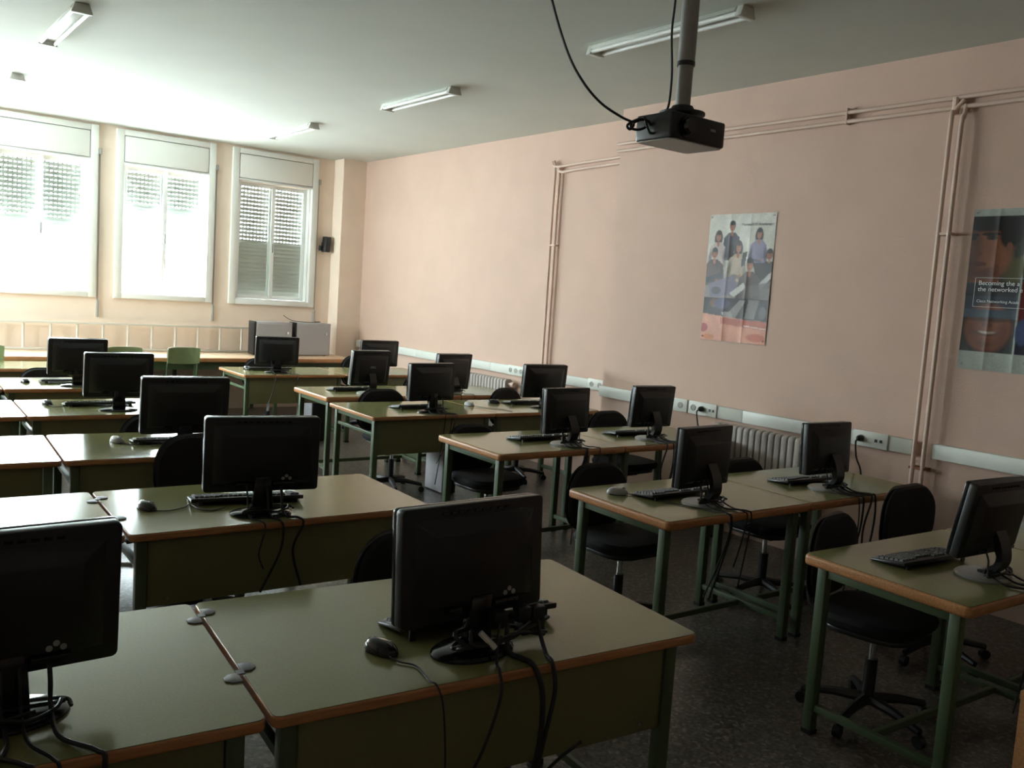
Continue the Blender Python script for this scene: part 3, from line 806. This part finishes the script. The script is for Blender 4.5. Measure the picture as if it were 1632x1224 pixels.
for (xx, zz) in ((.02, .10), (.10, .10), (.15, .095)):
    MB().box(xx - .022, xx + .022, .012, .045, zz - .02, zz + .02).build('connector', M_BLACK, t, bevel=.004)
MB().box(.11, .19, .03, .075, .03, .068).build('power_adapter', M_BLACK, t, bevel=.006)

# ---- keyboards
keyboard(1.490, 2.060, -.10, 'black keyboard propped behind the front centre monitor', lift=.016, L=.52)
keyboard(1.43, 3.70, -.20, 'black keyboard lit from behind in the second left row', L=.47)
keyboard(1.56, 5.17, -.10, 'black keyboard with glinting keys in the third left row', L=.46)
keyboard(1.50, 6.72, -.05, 'black keyboard with glinting keys in the fourth left row', L=.46)
keyboard(1.58, 8.10, 0, 'dark keyboard in the white glare of the fifth left row', L=.46)
keyboard(3.72, 9.10, -.1, 'pale-edged keyboard under the monitor before the computer cases', L=.46)
keyboard(3.80, 7.34, 0, 'dark keyboard at the foot of the silver-edged monitor', L=.44)
keyboard(3.80, 6.18, .05, 'dark keyboard left of the aisle monitor, fourth right row', L=.44)
keyboard(5.00, 6.24, -.1, 'dark keyboard at the monitor before the drop pipes', L=.44)
keyboard(3.84, 4.64, .02, 'black keyboard under the aisle monitor, third right row', L=.44)
keyboard(4.72, 4.62, -.05, 'black keyboard under the monitor left of the wall sockets', L=.44)
keyboard(3.43, 3.03, -.02, 'black keyboard next to the silver mouse, second right row', L=.44)
keyboard(4.49, 2.98, -.08, 'black keyboard under the monitor by the near radiator', L=.44)
keyboard(3.53, 1.76, -.10, 'black keyboard on the nearest right-hand desk', L=.44)
# ---- mice
mouse(1.153, 1.985, .35, 'black mouse with long cord on the front centre desk', M_BLACKG,
      [(1.150, 1.935, .757), (1.160, 1.90, .755), (1.185, 1.86, .754), (1.175, 1.80, .754), (1.168, 1.765, .754), (1.172, 1.737, .752), (1.18, 1.715, .70), (1.185, 1.70, .55), (1.18, 1.70, .38), (1.15, 1.71, .15)])
mouse(1.015, 3.70, .3, 'black mouse on the second left desk beside window glare', M_BLACKG,
      [(1.02, 3.65, .757), (1.08, 3.63, .754), (1.15, 3.66, .754), (1.19, 3.70, .754), (1.20, 3.62, .754), (1.24, 3.57, .754), (1.30, 3.60, .756)])
mouse(1.266, 5.235, .3, 'silver mouse on the third left desk', M_SILVER, [(1.27, 5.18, .757), (1.31, 5.13, .754), (1.36, 5.12, .754), (1.42, 5.14, .756)])
mouse(1.180, 6.79, .2, 'dark mouse in the window glare of the fourth left desk', M_BLACKG, [(1.18, 6.74, .757), (1.22, 6.66, .754), (1.30, 6.72, .754), (1.36, 6.68, .756)])
mouse(1.243, 8.10, .2, 'small dark mouse in the window glare of the fifth left desk', M_BLACKG)
mouse(3.155, 3.150, .9, 'silver mouse at the aisle corner of the second right desk', M_SILVER,
      [(3.195, 3.12, .757), (3.24, 3.06, .754), (3.26, 2.93, .754), (3.30, 2.82, .754), (3.33, 2.74, .754), (3.33, 2.66, .754)])
mouse(3.50, 9.16, .2, 'black mouse on the farthest aisle desk', M_BLACKG)
mouse(4.345, 6.205, .2, 'silver-sided mouse on the fourth right row, left of the darker one', M_SILVER, [(4.35, 6.15, .757), (4.42, 6.02, .754), (4.50, 5.93, .754), (4.52, 5.82, .754)])
mouse(4.686, 6.310, .9, 'black mouse on the fourth right row, beside the wall-side keyboard', M_BLACKG)

# ---- computer cases under the desks
case('computer_tower', 'pale grey computer tower on the floor under the fourth right desk', (4.160, 6.31, 0), PI / 2, .30, .12, .36, M_CASE)
case('computer_tower', 'grey computer tower on the floor under the farthest aisle desk', (4.185, 9.00, 0), PI / 2, .42, .16, .42, M_CASE)

# ================================================================== PROJECTOR
PX, PY = 2.595, 2.405
t = thing('projector', 'black projector hanging from the ceiling on a grey pole', 'projector', (PX, PY, 2.33))
pb = MB().prism(rrect(.30, .20, .02, 4), .004, .100).build('projector_body', M_BLACK, t, bevel=.008)
MB().prism(rrect(.285, .185, .02, 4), 0, .005).build('bottom_plate', M_SILVER, t)
MB().tube([(-.08, -.10, .05), (-.08, -.135, .05)], [.032, .028], 16).build('lens', M_SCREEN, pb)
MB().tube([(-.08, -.094, .05), (-.08, -.112, .05)], .040, 16).build('lens_ring', M_BLACKG, pb)
MB().box(.055, .085, -.1015, -.0995, .055, .065).build('badge', M_SILVER, pb)
for k in range(7):
    MB().box(.148, .1515, -.06 + k * .018, -.05 + k * .018, .02, .08).build('vent', M_SCREEN, pb)
MB().lathe([(.03, .100), (.035, .116), (.088, .118), (.088, .126), (.05, .130), (.040, .150), (.0, .150)], 24).build('mount_plate', M_BLACK, t)
for k in range(3):
    a = .5 + k * 2.1
    MB().box(-.01, .01, .03, .085, .098, .104, Matrix.Rotation(a, 4, 'Z')).build('mount_arm', M_BLACK, t)
MB().tube([(0, 0, .115), (0, 0, .31)], .029, 20).build('pole_lower', M_POLE, t)
MB().tube([(0, 0, .305), (0, 0, H - 2.33 - .012)], .033, 20).build('pole_upper', M_POLE, t)
MB().tube([(0, 0, .30), (0, 0, .316)], .0345, 20).build('pole_collar', M_BLACK, t)
MB().lathe([(.09, H - 2.33 - .012), (.09, H - 2.33)], 20).build('ceiling_plate', M_POLE, t)
cable('black lead looping from the ceiling to the projector', [(2.05, 2.75, 3.40), (2.09, 2.70, 3.0), (2.13, 2.66, 2.80), (2.17, 2.60, 2.62), (2.22, 2.56, 2.52), (2.28, 2.52, 2.45), (2.34, 2.47, 2.405), (2.375, 2.44, 2.385), (2.36, 2.44, 2.36), (2.35, 2.445, 2.375), (2.39, 2.43, 2.40), (2.43, 2.42, 2.40), (2.444, 2.42, 2.385)], .005)
cable('tangled black lead bundle at the rear of the projector', [(2.444, 2.44, 2.40), (2.42, 2.44, 2.405), (2.385, 2.445, 2.39), (2.37, 2.45, 2.37), (2.40, 2.44, 2.365), (2.43, 2.43, 2.38), (2.41, 2.42, 2.41), (2.43, 2.41, 2.36), (2.444, 2.40, 2.355)], .005)
cable('thin black lead running down beside the projector pole', [(2.575, 2.45, 3.395), (2.545, 2.44, 3.0), (2.535, 2.43, 2.86), (2.53, 2.43, 2.74), (2.548, 2.43, 2.60), (2.535, 2.42, 2.48), (2.50, 2.41, 2.438)], .0045)

# ================================================================== POSTERS
def sstep(a, b, x): 
    t = np.clip((x - a) / (b - a), 0, 1); return t * t * (3 - 2 * t)
class Paint:
    def __init__(s, nu, nv, asp):
        s.u, s.v = np.meshgrid(np.linspace(0, 1, nu + 1), np.linspace(0, 1, nv + 1))
        s.asp = asp; s.c = np.ones(s.u.shape + (3,))
    def mix(s, a, col): s.c = s.c * (1 - a[..., None]) + np.array(col)[None, None] * a[..., None]
    def ell(s, cu, cv, ru, rv, col, soft=.15, rot=0.0, op=1.0):
        x = s.u - cu; y = (s.v - cv) * s.asp
        c, n = math.cos(rot), math.sin(rot)
        d = np.sqrt(((x * c + y * n) / ru) ** 2 + ((-x * n + y * c) / (rv * s.asp)) ** 2)
        s.mix(op * (1 - sstep(1 - soft, 1 + soft, d)), col)
    def poly(s, pts, col, op=1.0):
        n = len(pts); inside = np.zeros(s.u.shape, bool); j = n - 1
        for i in range(n):
            xi, yi = pts[i]; xj, yj = pts[j]
            cond = ((yi > s.v) != (yj > s.v)) & (s.u < (xj - xi) * (s.v - yi) / ((yj - yi) + 1e-12) + xi)
            inside ^= cond; j = i
        s.mix(inside * op, col)
def srgb(r, g, b):
    return tuple(((x / 255) / 12.92 if x / 255 <= .04045 else ((x / 255 + .055) / 1.055) ** 2.4) for x in (r, g, b))
M_PRINT = bpy.data.materials.new('poster_print'); M_PRINT.use_nodes = True
def _print():
    nt = M_PRINT.node_tree; b = nt.nodes['Principled BSDF']
    a = nt.nodes.new('ShaderNodeAttribute'); a.attribute_name = 'ink'
    nt.links.new(a.outputs['Color'], b.inputs['Base Color'])
    b.inputs['Roughness'].default_value = 0.42
    b.inputs['Specular IOR Level'].default_value = 0.35
_print()
def poster(label, y_left, y_right, z0, z1, P, folds_u, folds_v, name='poster'):
    nu, nv = P.u.shape[1] - 1, P.u.shape[0] - 1
    Wd, Hh = y_left - y_right, z1 - z0
    t = thing(name, label, 'poster', (XR2, y_left, z0))
    bulge = 0.006 + .004 * np.sin(P.u * 9 + 1) * np.sin(P.v * 7)
    for fu in folds_u: bulge += .004 * np.exp(-np.abs(P.u - fu) / .03)
    for fv in folds_v: bulge += .003 * np.exp(-np.abs(P.v - fv) / .025)
    vs = [(-float(bulge[j, i]), -float(P.u[j, i]) * Wd, Hh * (1 - float(P.v[j, i]))) for j in range(nv + 1) for i in range(nu + 1)]
    fs = [(j * (nu + 1) + i, (j + 1) * (nu + 1) + i, (j + 1) * (nu + 1) + i + 1, j * (nu + 1) + i + 1) for j in range(nv) for i in range(nu)]
    nq = len(vs)
    me = bpy.data.meshes.new('printed_sheet')
    me.from_pydata(vs, [], fs)
    at = me.color_attributes.new('ink', 'FLOAT_COLOR', 'POINT')
    rs = np.random.RandomState(3)
    grain = 1 + .10 * np.sin(P.u * 19 + 2 * np.sin(P.v * 11)) * np.sin(P.v * 23 + 2 * np.sin(P.u * 13)) + .22 * (rs.rand(*P.u.shape) - .5)
    ink = np.clip(P.c, 0, 1) ** 1.28 * np.clip(grain, .6, 1.4)[..., None]
    flat = np.ones((nq, 4), np.float32); flat[:, :3] = np.clip(ink, 0, 1).reshape(-1, 3)
    at.data.foreach_set('color', flat.ravel())
    for p in me.polygons: p.use_smooth = True
    me.materials.append(M_PRINT)
    link('printed_sheet', me, t)
    back = MB().box(-.001, -.0003, -Wd + .005, -.005, .005, Hh - .005).build('paper_back', M_LABELW, t)
    for (yy, zz) in ((-.02, Hh - .02), (-Wd + .02, Hh - .02), (-.02, .03), (-Wd + .02, .03)):
        MB().lathe([(.006, 0), (.006, .003), (.002, .005)], 10, M=Matrix.Translation((-.012, yy, zz)) @ Matrix.Rotation(-PI / 2, 4, 'Y')).build('pin', M_STRAP, t)
    return t, Wd, Hh
def ptxt(t, name, body, size, m, y, z, lift=.0165):
    # text plane faces -x, reads along -y
    Mx = Matrix.Translation((-lift, y, z)) @ Matrix(((0, 0, -1, 0), (-1, 0, 0, 0), (0, 1, 0, 0), (0, 0, 0, 1)))
    text_mesh(name, body, size, m, t, Mx, .0002)

# poster of a group of people
P = Paint(110, 176, 1.6)
P.c[:] = srgb(206, 204, 196)
P.mix(sstep(.30, .55, P.v), srgb(150, 142, 140))
skin, hair = srgb(176, 128, 106), srgb(48, 36, 36)
def figure(cu, cv, s, hairc, top, long=False, wide=1.0):
    if long: P.ell(cu, cv + .025 * s, .062 * s, .062 * s, hairc)
    P.poly([(cu - .05 * s, cv + .055 * s), (cu + .05 * s, cv + .055 * s), (cu + .125 * s * wide, cv + .10 * s), (cu + .135 * s * wide, cv + .26 * s), (cu - .135 * s * wide, cv + .26 * s), (cu - .125 * s * wide, cv + .10 * s)], top)
    dk = tuple(c * .55 for c in top)
    P.ell(cu - .115 * s * wide, cv + .19 * s, .026 * s, .075 * s, dk, .5, .12); P.ell(cu + .115 * s * wide, cv + .19 * s, .026 * s, .075 * s, dk, .5, -.12)
    P.ell(cu, cv + .225 * s, .085 * s, .014 * s, dk, .5, .2); P.ell(cu, cv + .068 * s, .020 * s, .022 * s, skin); P.ell(cu + .05 * s, cv + .215 * s, .016 * s, .010 * s, skin)
    P.ell(cu, cv, .046 * s, .042 * s, hairc); P.ell(cu, cv + .012 * s, .036 * s, .034 * s, skin)
    P.ell(cu, cv - .020 * s, .042 * s, .018 * s, hairc)
    P.ell(cu - .013 * s, cv + .008 * s, .006 * s, .003 * s, hair); P.ell(cu + .013 * s, cv + .008 * s, .006 * s, .003 * s, hair)
    P.ell(cu, cv + .029 * s, .012 * s, .003 * s, srgb(150, 80, 75))
figure(.36, .090, .95, hair, srgb(74, 62, 84))
figure(.16, .165, 1.0, srgb(70, 45, 40), srgb(196, 182, 180), True)
figure(.78, .150, .95, srgb(40, 34, 38), srgb(156, 150, 172), True)
P.poly([(.27, .24), (.40, .24), (.40, .36), (.27, .36)], srgb(60, 52, 60))
figure(.48, .250, 1.05, srgb(70, 36, 36), srgb(190, 176, 160), True)
P.poly([(.55, .30), (.63, .29), (.60, .40), (.54, .41)], srgb(48, 44, 48))
figure(.12, .300, 1.0, hair, srgb(108, 92, 88), False, 1.2)
figure(.95, .310, 1.0, hair, srgb(62, 52, 54))
P.poly([(.72, .38), (1, .38), (1, .52), (.80, .54)], srgb(66, 58, 58))
figure(.68, .385, 1.15, srgb(46, 34, 36), srgb(104, 90, 88), False, 1.1)
P.poly([(.05, .55), (.45, .47), (.55, .62), (.10, .66)], srgb(128, 120, 142), .9)
P.poly([(.0, .50), (.22, .46), (.28, .49), (.02, .545)], srgb(72, 66, 76))
P.poly([(.40, .62), (.60, .53), (.64, .57), (.48, .645)], srgb(200, 198, 194))
P.poly([(.82, .54), (1, .44), (1, .49), (.86, .58)], srgb(186, 182, 178))
P.poly([(.62, .56), (1, .52), (1, .66), (.60, .66)], srgb(120, 112, 108), .8)
P.ell(.18, .60, .08, .03, srgb(66, 62, 74))
P.poly([(0, .655), (1, .655), (1, .82), (0, .80)], srgb(66, 60, 64))
P.ell(.16, .70, .06, .035, srgb(124, 86, 70)); P.ell(.30, .70, .13, .045, srgb(92, 88, 118))
P.poly([(.38, .79), (.58, .665), (.66, .67), (.52, .81)], srgb(150, 146, 144))
P.poly([(.70, .66), (.86, .66), (.80, .81), (.66, .81)], srgb(142, 138, 138))
P.poly([(.30, .77), (.44, .76), (.50, .82), (.36, .82)], srgb(170, 166, 164))
P.ell(.92, .76, .06, .05, srgb(120, 116, 118))
P.poly([(0, .785), (.28, .80), (1, .835), (1, 1), (0, 1)], srgb(214, 160, 138))
P.poly([(.30, .81), (1, .825), (1, .89), (.30, .86)], srgb(184, 104, 88), .8)
P.poly([(.66, .86), (1, .875), (1, .885), (.66, .87)], srgb(226, 200, 188))
P.ell(.03, .90, .07, .035, srgb(176, 70, 66)); P.ell(.12, .97, .09, .02, srgb(206, 134, 84)); P.ell(.85, .95, .14, .03, srgb(196, 120, 98))
t, Wd, Hh = poster('folded poster of a group of people with an orange foot, on the pink wall', 4.708, 4.088, 1.47, 2.452, P, (.333, .64), (.34, .655))
ptxt(t, 'poster_lettering', 'Microsoft IT Academy', .030, M_TXTD, -Wd * .51, Hh * .905)

# portrait poster at the right edge
Q = P = Paint(110, 170, 1.6)
P.c[:] = srgb(176, 182, 174)
b0, b1 = .045, .885
P.poly([(.0, b0), (.475, b0), (.475, b1), (.0, b1)], srgb(66, 66, 40))
P.ell(.40, .36, .10, .10, srgb(96, 92, 48)); P.ell(.42, .20, .07, .10, srgb(52, 56, 38))
P.ell(.13, .255, .25, .205, srgb(146, 100, 76)); P.poly([(.03, .40), (.27, .34), (.30, .50), (.0, .50)], srgb(132, 88, 66))
P.ell(.02, .25, .08, .17, srgb(86, 56, 44), .5, op=.7)
P.ell(.16, .075, .30, .065, srgb(30, 24, 22)); P.ell(.34, .15, .085, .09, srgb(30, 24, 22)); P.ell(.39, .12, .08, .09, srgb(32, 26, 24))
P.ell(.345, .235, .028, .03, srgb(140, 94, 72))
P.ell(.175, .155, .085, .012, srgb(34, 24, 22)); P.ell(.185, .178, .05, .013, srgb(60, 40, 34)); P.ell(.19, .178, .016, .011, srgb(20, 14, 14))
P.ell(.02, .160, .05, .012, srgb(34, 24, 22)); P.ell(.02, .182, .03, .011, srgb(30, 20, 20))
P.ell(.065, .275, .05, .018, srgb(108, 70, 54)); P.ell(.08, .34, .085, .014, srgb(104, 62, 54)); P.ell(.08, .40, .16, .03, srgb(96, 66, 54), .6, op=.6)
P.poly([(.0, .455), (.475, .455), (.475, .70), (.0, .70)], srgb(64, 74, 88))
P.poly([(.0, .46), (.475, .46), (.475, .54), (.0, .54)], srgb(58, 54, 56), .7)
P.poly([(.0, .62), (.475, .62), (.475, .675), (.0, .675)], srgb(86, 98, 112))
P.poly([(.0, .675), (.475, .675), (.475, b1), (.0, b1)], srgb(38, 34, 30))
P.ell(.235, .735, .215, .150, srgb(142, 92, 68)); P.poly([(0, .62), (.475, .62), (.475, .672), (0, .672)], srgb(86, 98, 112))
P.ell(.24, .683, .21, .014, srgb(70, 46, 38), .5, op=.8)
P.ell(.235, .715, .045, .020, srgb(112, 70, 54))
P.ell(.10, .76, .05, .06, srgb(112, 70, 52), .7, op=.7); P.ell(.37, .76, .05, .06, srgb(112, 70, 52), .7, op=.7)
P.ell(.235, .762, .100, .022, srgb(96, 50, 44)); P.ell(.235, .758, .080, .014, srgb(188, 176, 160), .35); P.ell(.235, .744, .105, .013, srgb(136, 88, 66), .4)
P.ell(.235, .835, .10, .02, srgb(112, 72, 54), .7, op=.7)
P.poly([(0, .76), (.05, .82), (.09, b1), (0, b1)], srgb(62, 60, 52)); P.poly([(.475, .78), (.42, .83), (.39, b1), (.475, b1)], srgb(56, 62, 60))
P.poly([(.50, b0), (1, b0), (1, .44), (.50, .44)], srgb(40, 46, 34))
P.poly([(.50, .44), (1, .44), (1, .70), (.50, .70)], srgb(120, 44, 46)); P.poly([(.50, .70), (1, .70), (1, b1), (.50, b1)], srgb(44, 48, 70))
P.ell(.54, .75, .06, .08, srgb(92, 104, 140))
P.mix(((P.v < b0) | (P.v > b1)) * 1.0, srgb(176, 182, 174))
t, Wd, Hh = poster('portrait poster with white lettering, cut by the right picture edge', 2.655, 2.005, 1.455, 2.42, P, (.235, .49), (.52,))
ptxt(t, 'poster_lettering', 'Becoming the a', .038, M_TXTW, -Wd * .115, Hh * .530)
ptxt(t, 'poster_lettering', 'the networked e', .038, M_TXTW, -Wd * .115, Hh * .492)
ptxt(t, 'poster_lettering', 'Cisco Networking Acade', .024, M_TXTW, -Wd * .115, Hh * .422)
ptxt(t, 'poster_lettering', 'Cisco', .018, M_TXTD, -Wd * .585, Hh * .06)
fr = MB(); y0, y1, za, zb_ = -Wd * .085, -Wd * .93, Hh * .395, Hh * .575
fr.box(-.0165, -.016, y0 - .001, y0 + .001, za, zb_); fr.box(-.0165, -.016, y1, y0, zb_ - .001, zb_ + .001); fr.box(-.0165, -.016, y1, y0, za - .001, za + .001)
fr.build('lettering_frame', M_TXTW, t)

# ================================================================== cabinet whose edge shows at the bottom right corner
t = thing('wooden_cabinet', 'brown wooden cabinet edge at the bottom right picture corner', 'cabinet', (2.60, .42, 0))
MB().box(0, .020, 0, .555, .04, .70).build('side_panel', M_EDGE, t, bevel=.002)
MB().box(.68, .70, 0, .555, .04, .70).build('side_panel', M_EDGE, t, bevel=.002)
MB().box(-.002, .702, -.005, .557, .70, .725).build('cabinet_top', M_EDGE, t, bevel=.003)
MB().box(.022, .678, .53, .545, .04, .699).build('back_panel', M_PANEL, t)
MB().box(.022, .678, .01, .52, .05, .07).build('bottom_shelf', M_PANEL, t)
for x0 in (.022, .352):
    dr = MB().box(x0, x0 + .324, -.018, 0, .055, .695).build('door', M_PANEL, t, bevel=.003)
    MB().tube([(x0 + (.29 if x0 < .1 else .034), -.03, .42), (x0 + (.29 if x0 < .1 else .034), -.03, .52)], .006, 8).build('handle', M_CHROME, dr)
for xx in (.03, .67):
    for yy in (.03, .52):
        MB().box(xx - .02, xx + .02, yy - .02, yy + .02, 0, .04).build('foot', M_BLACK, t)
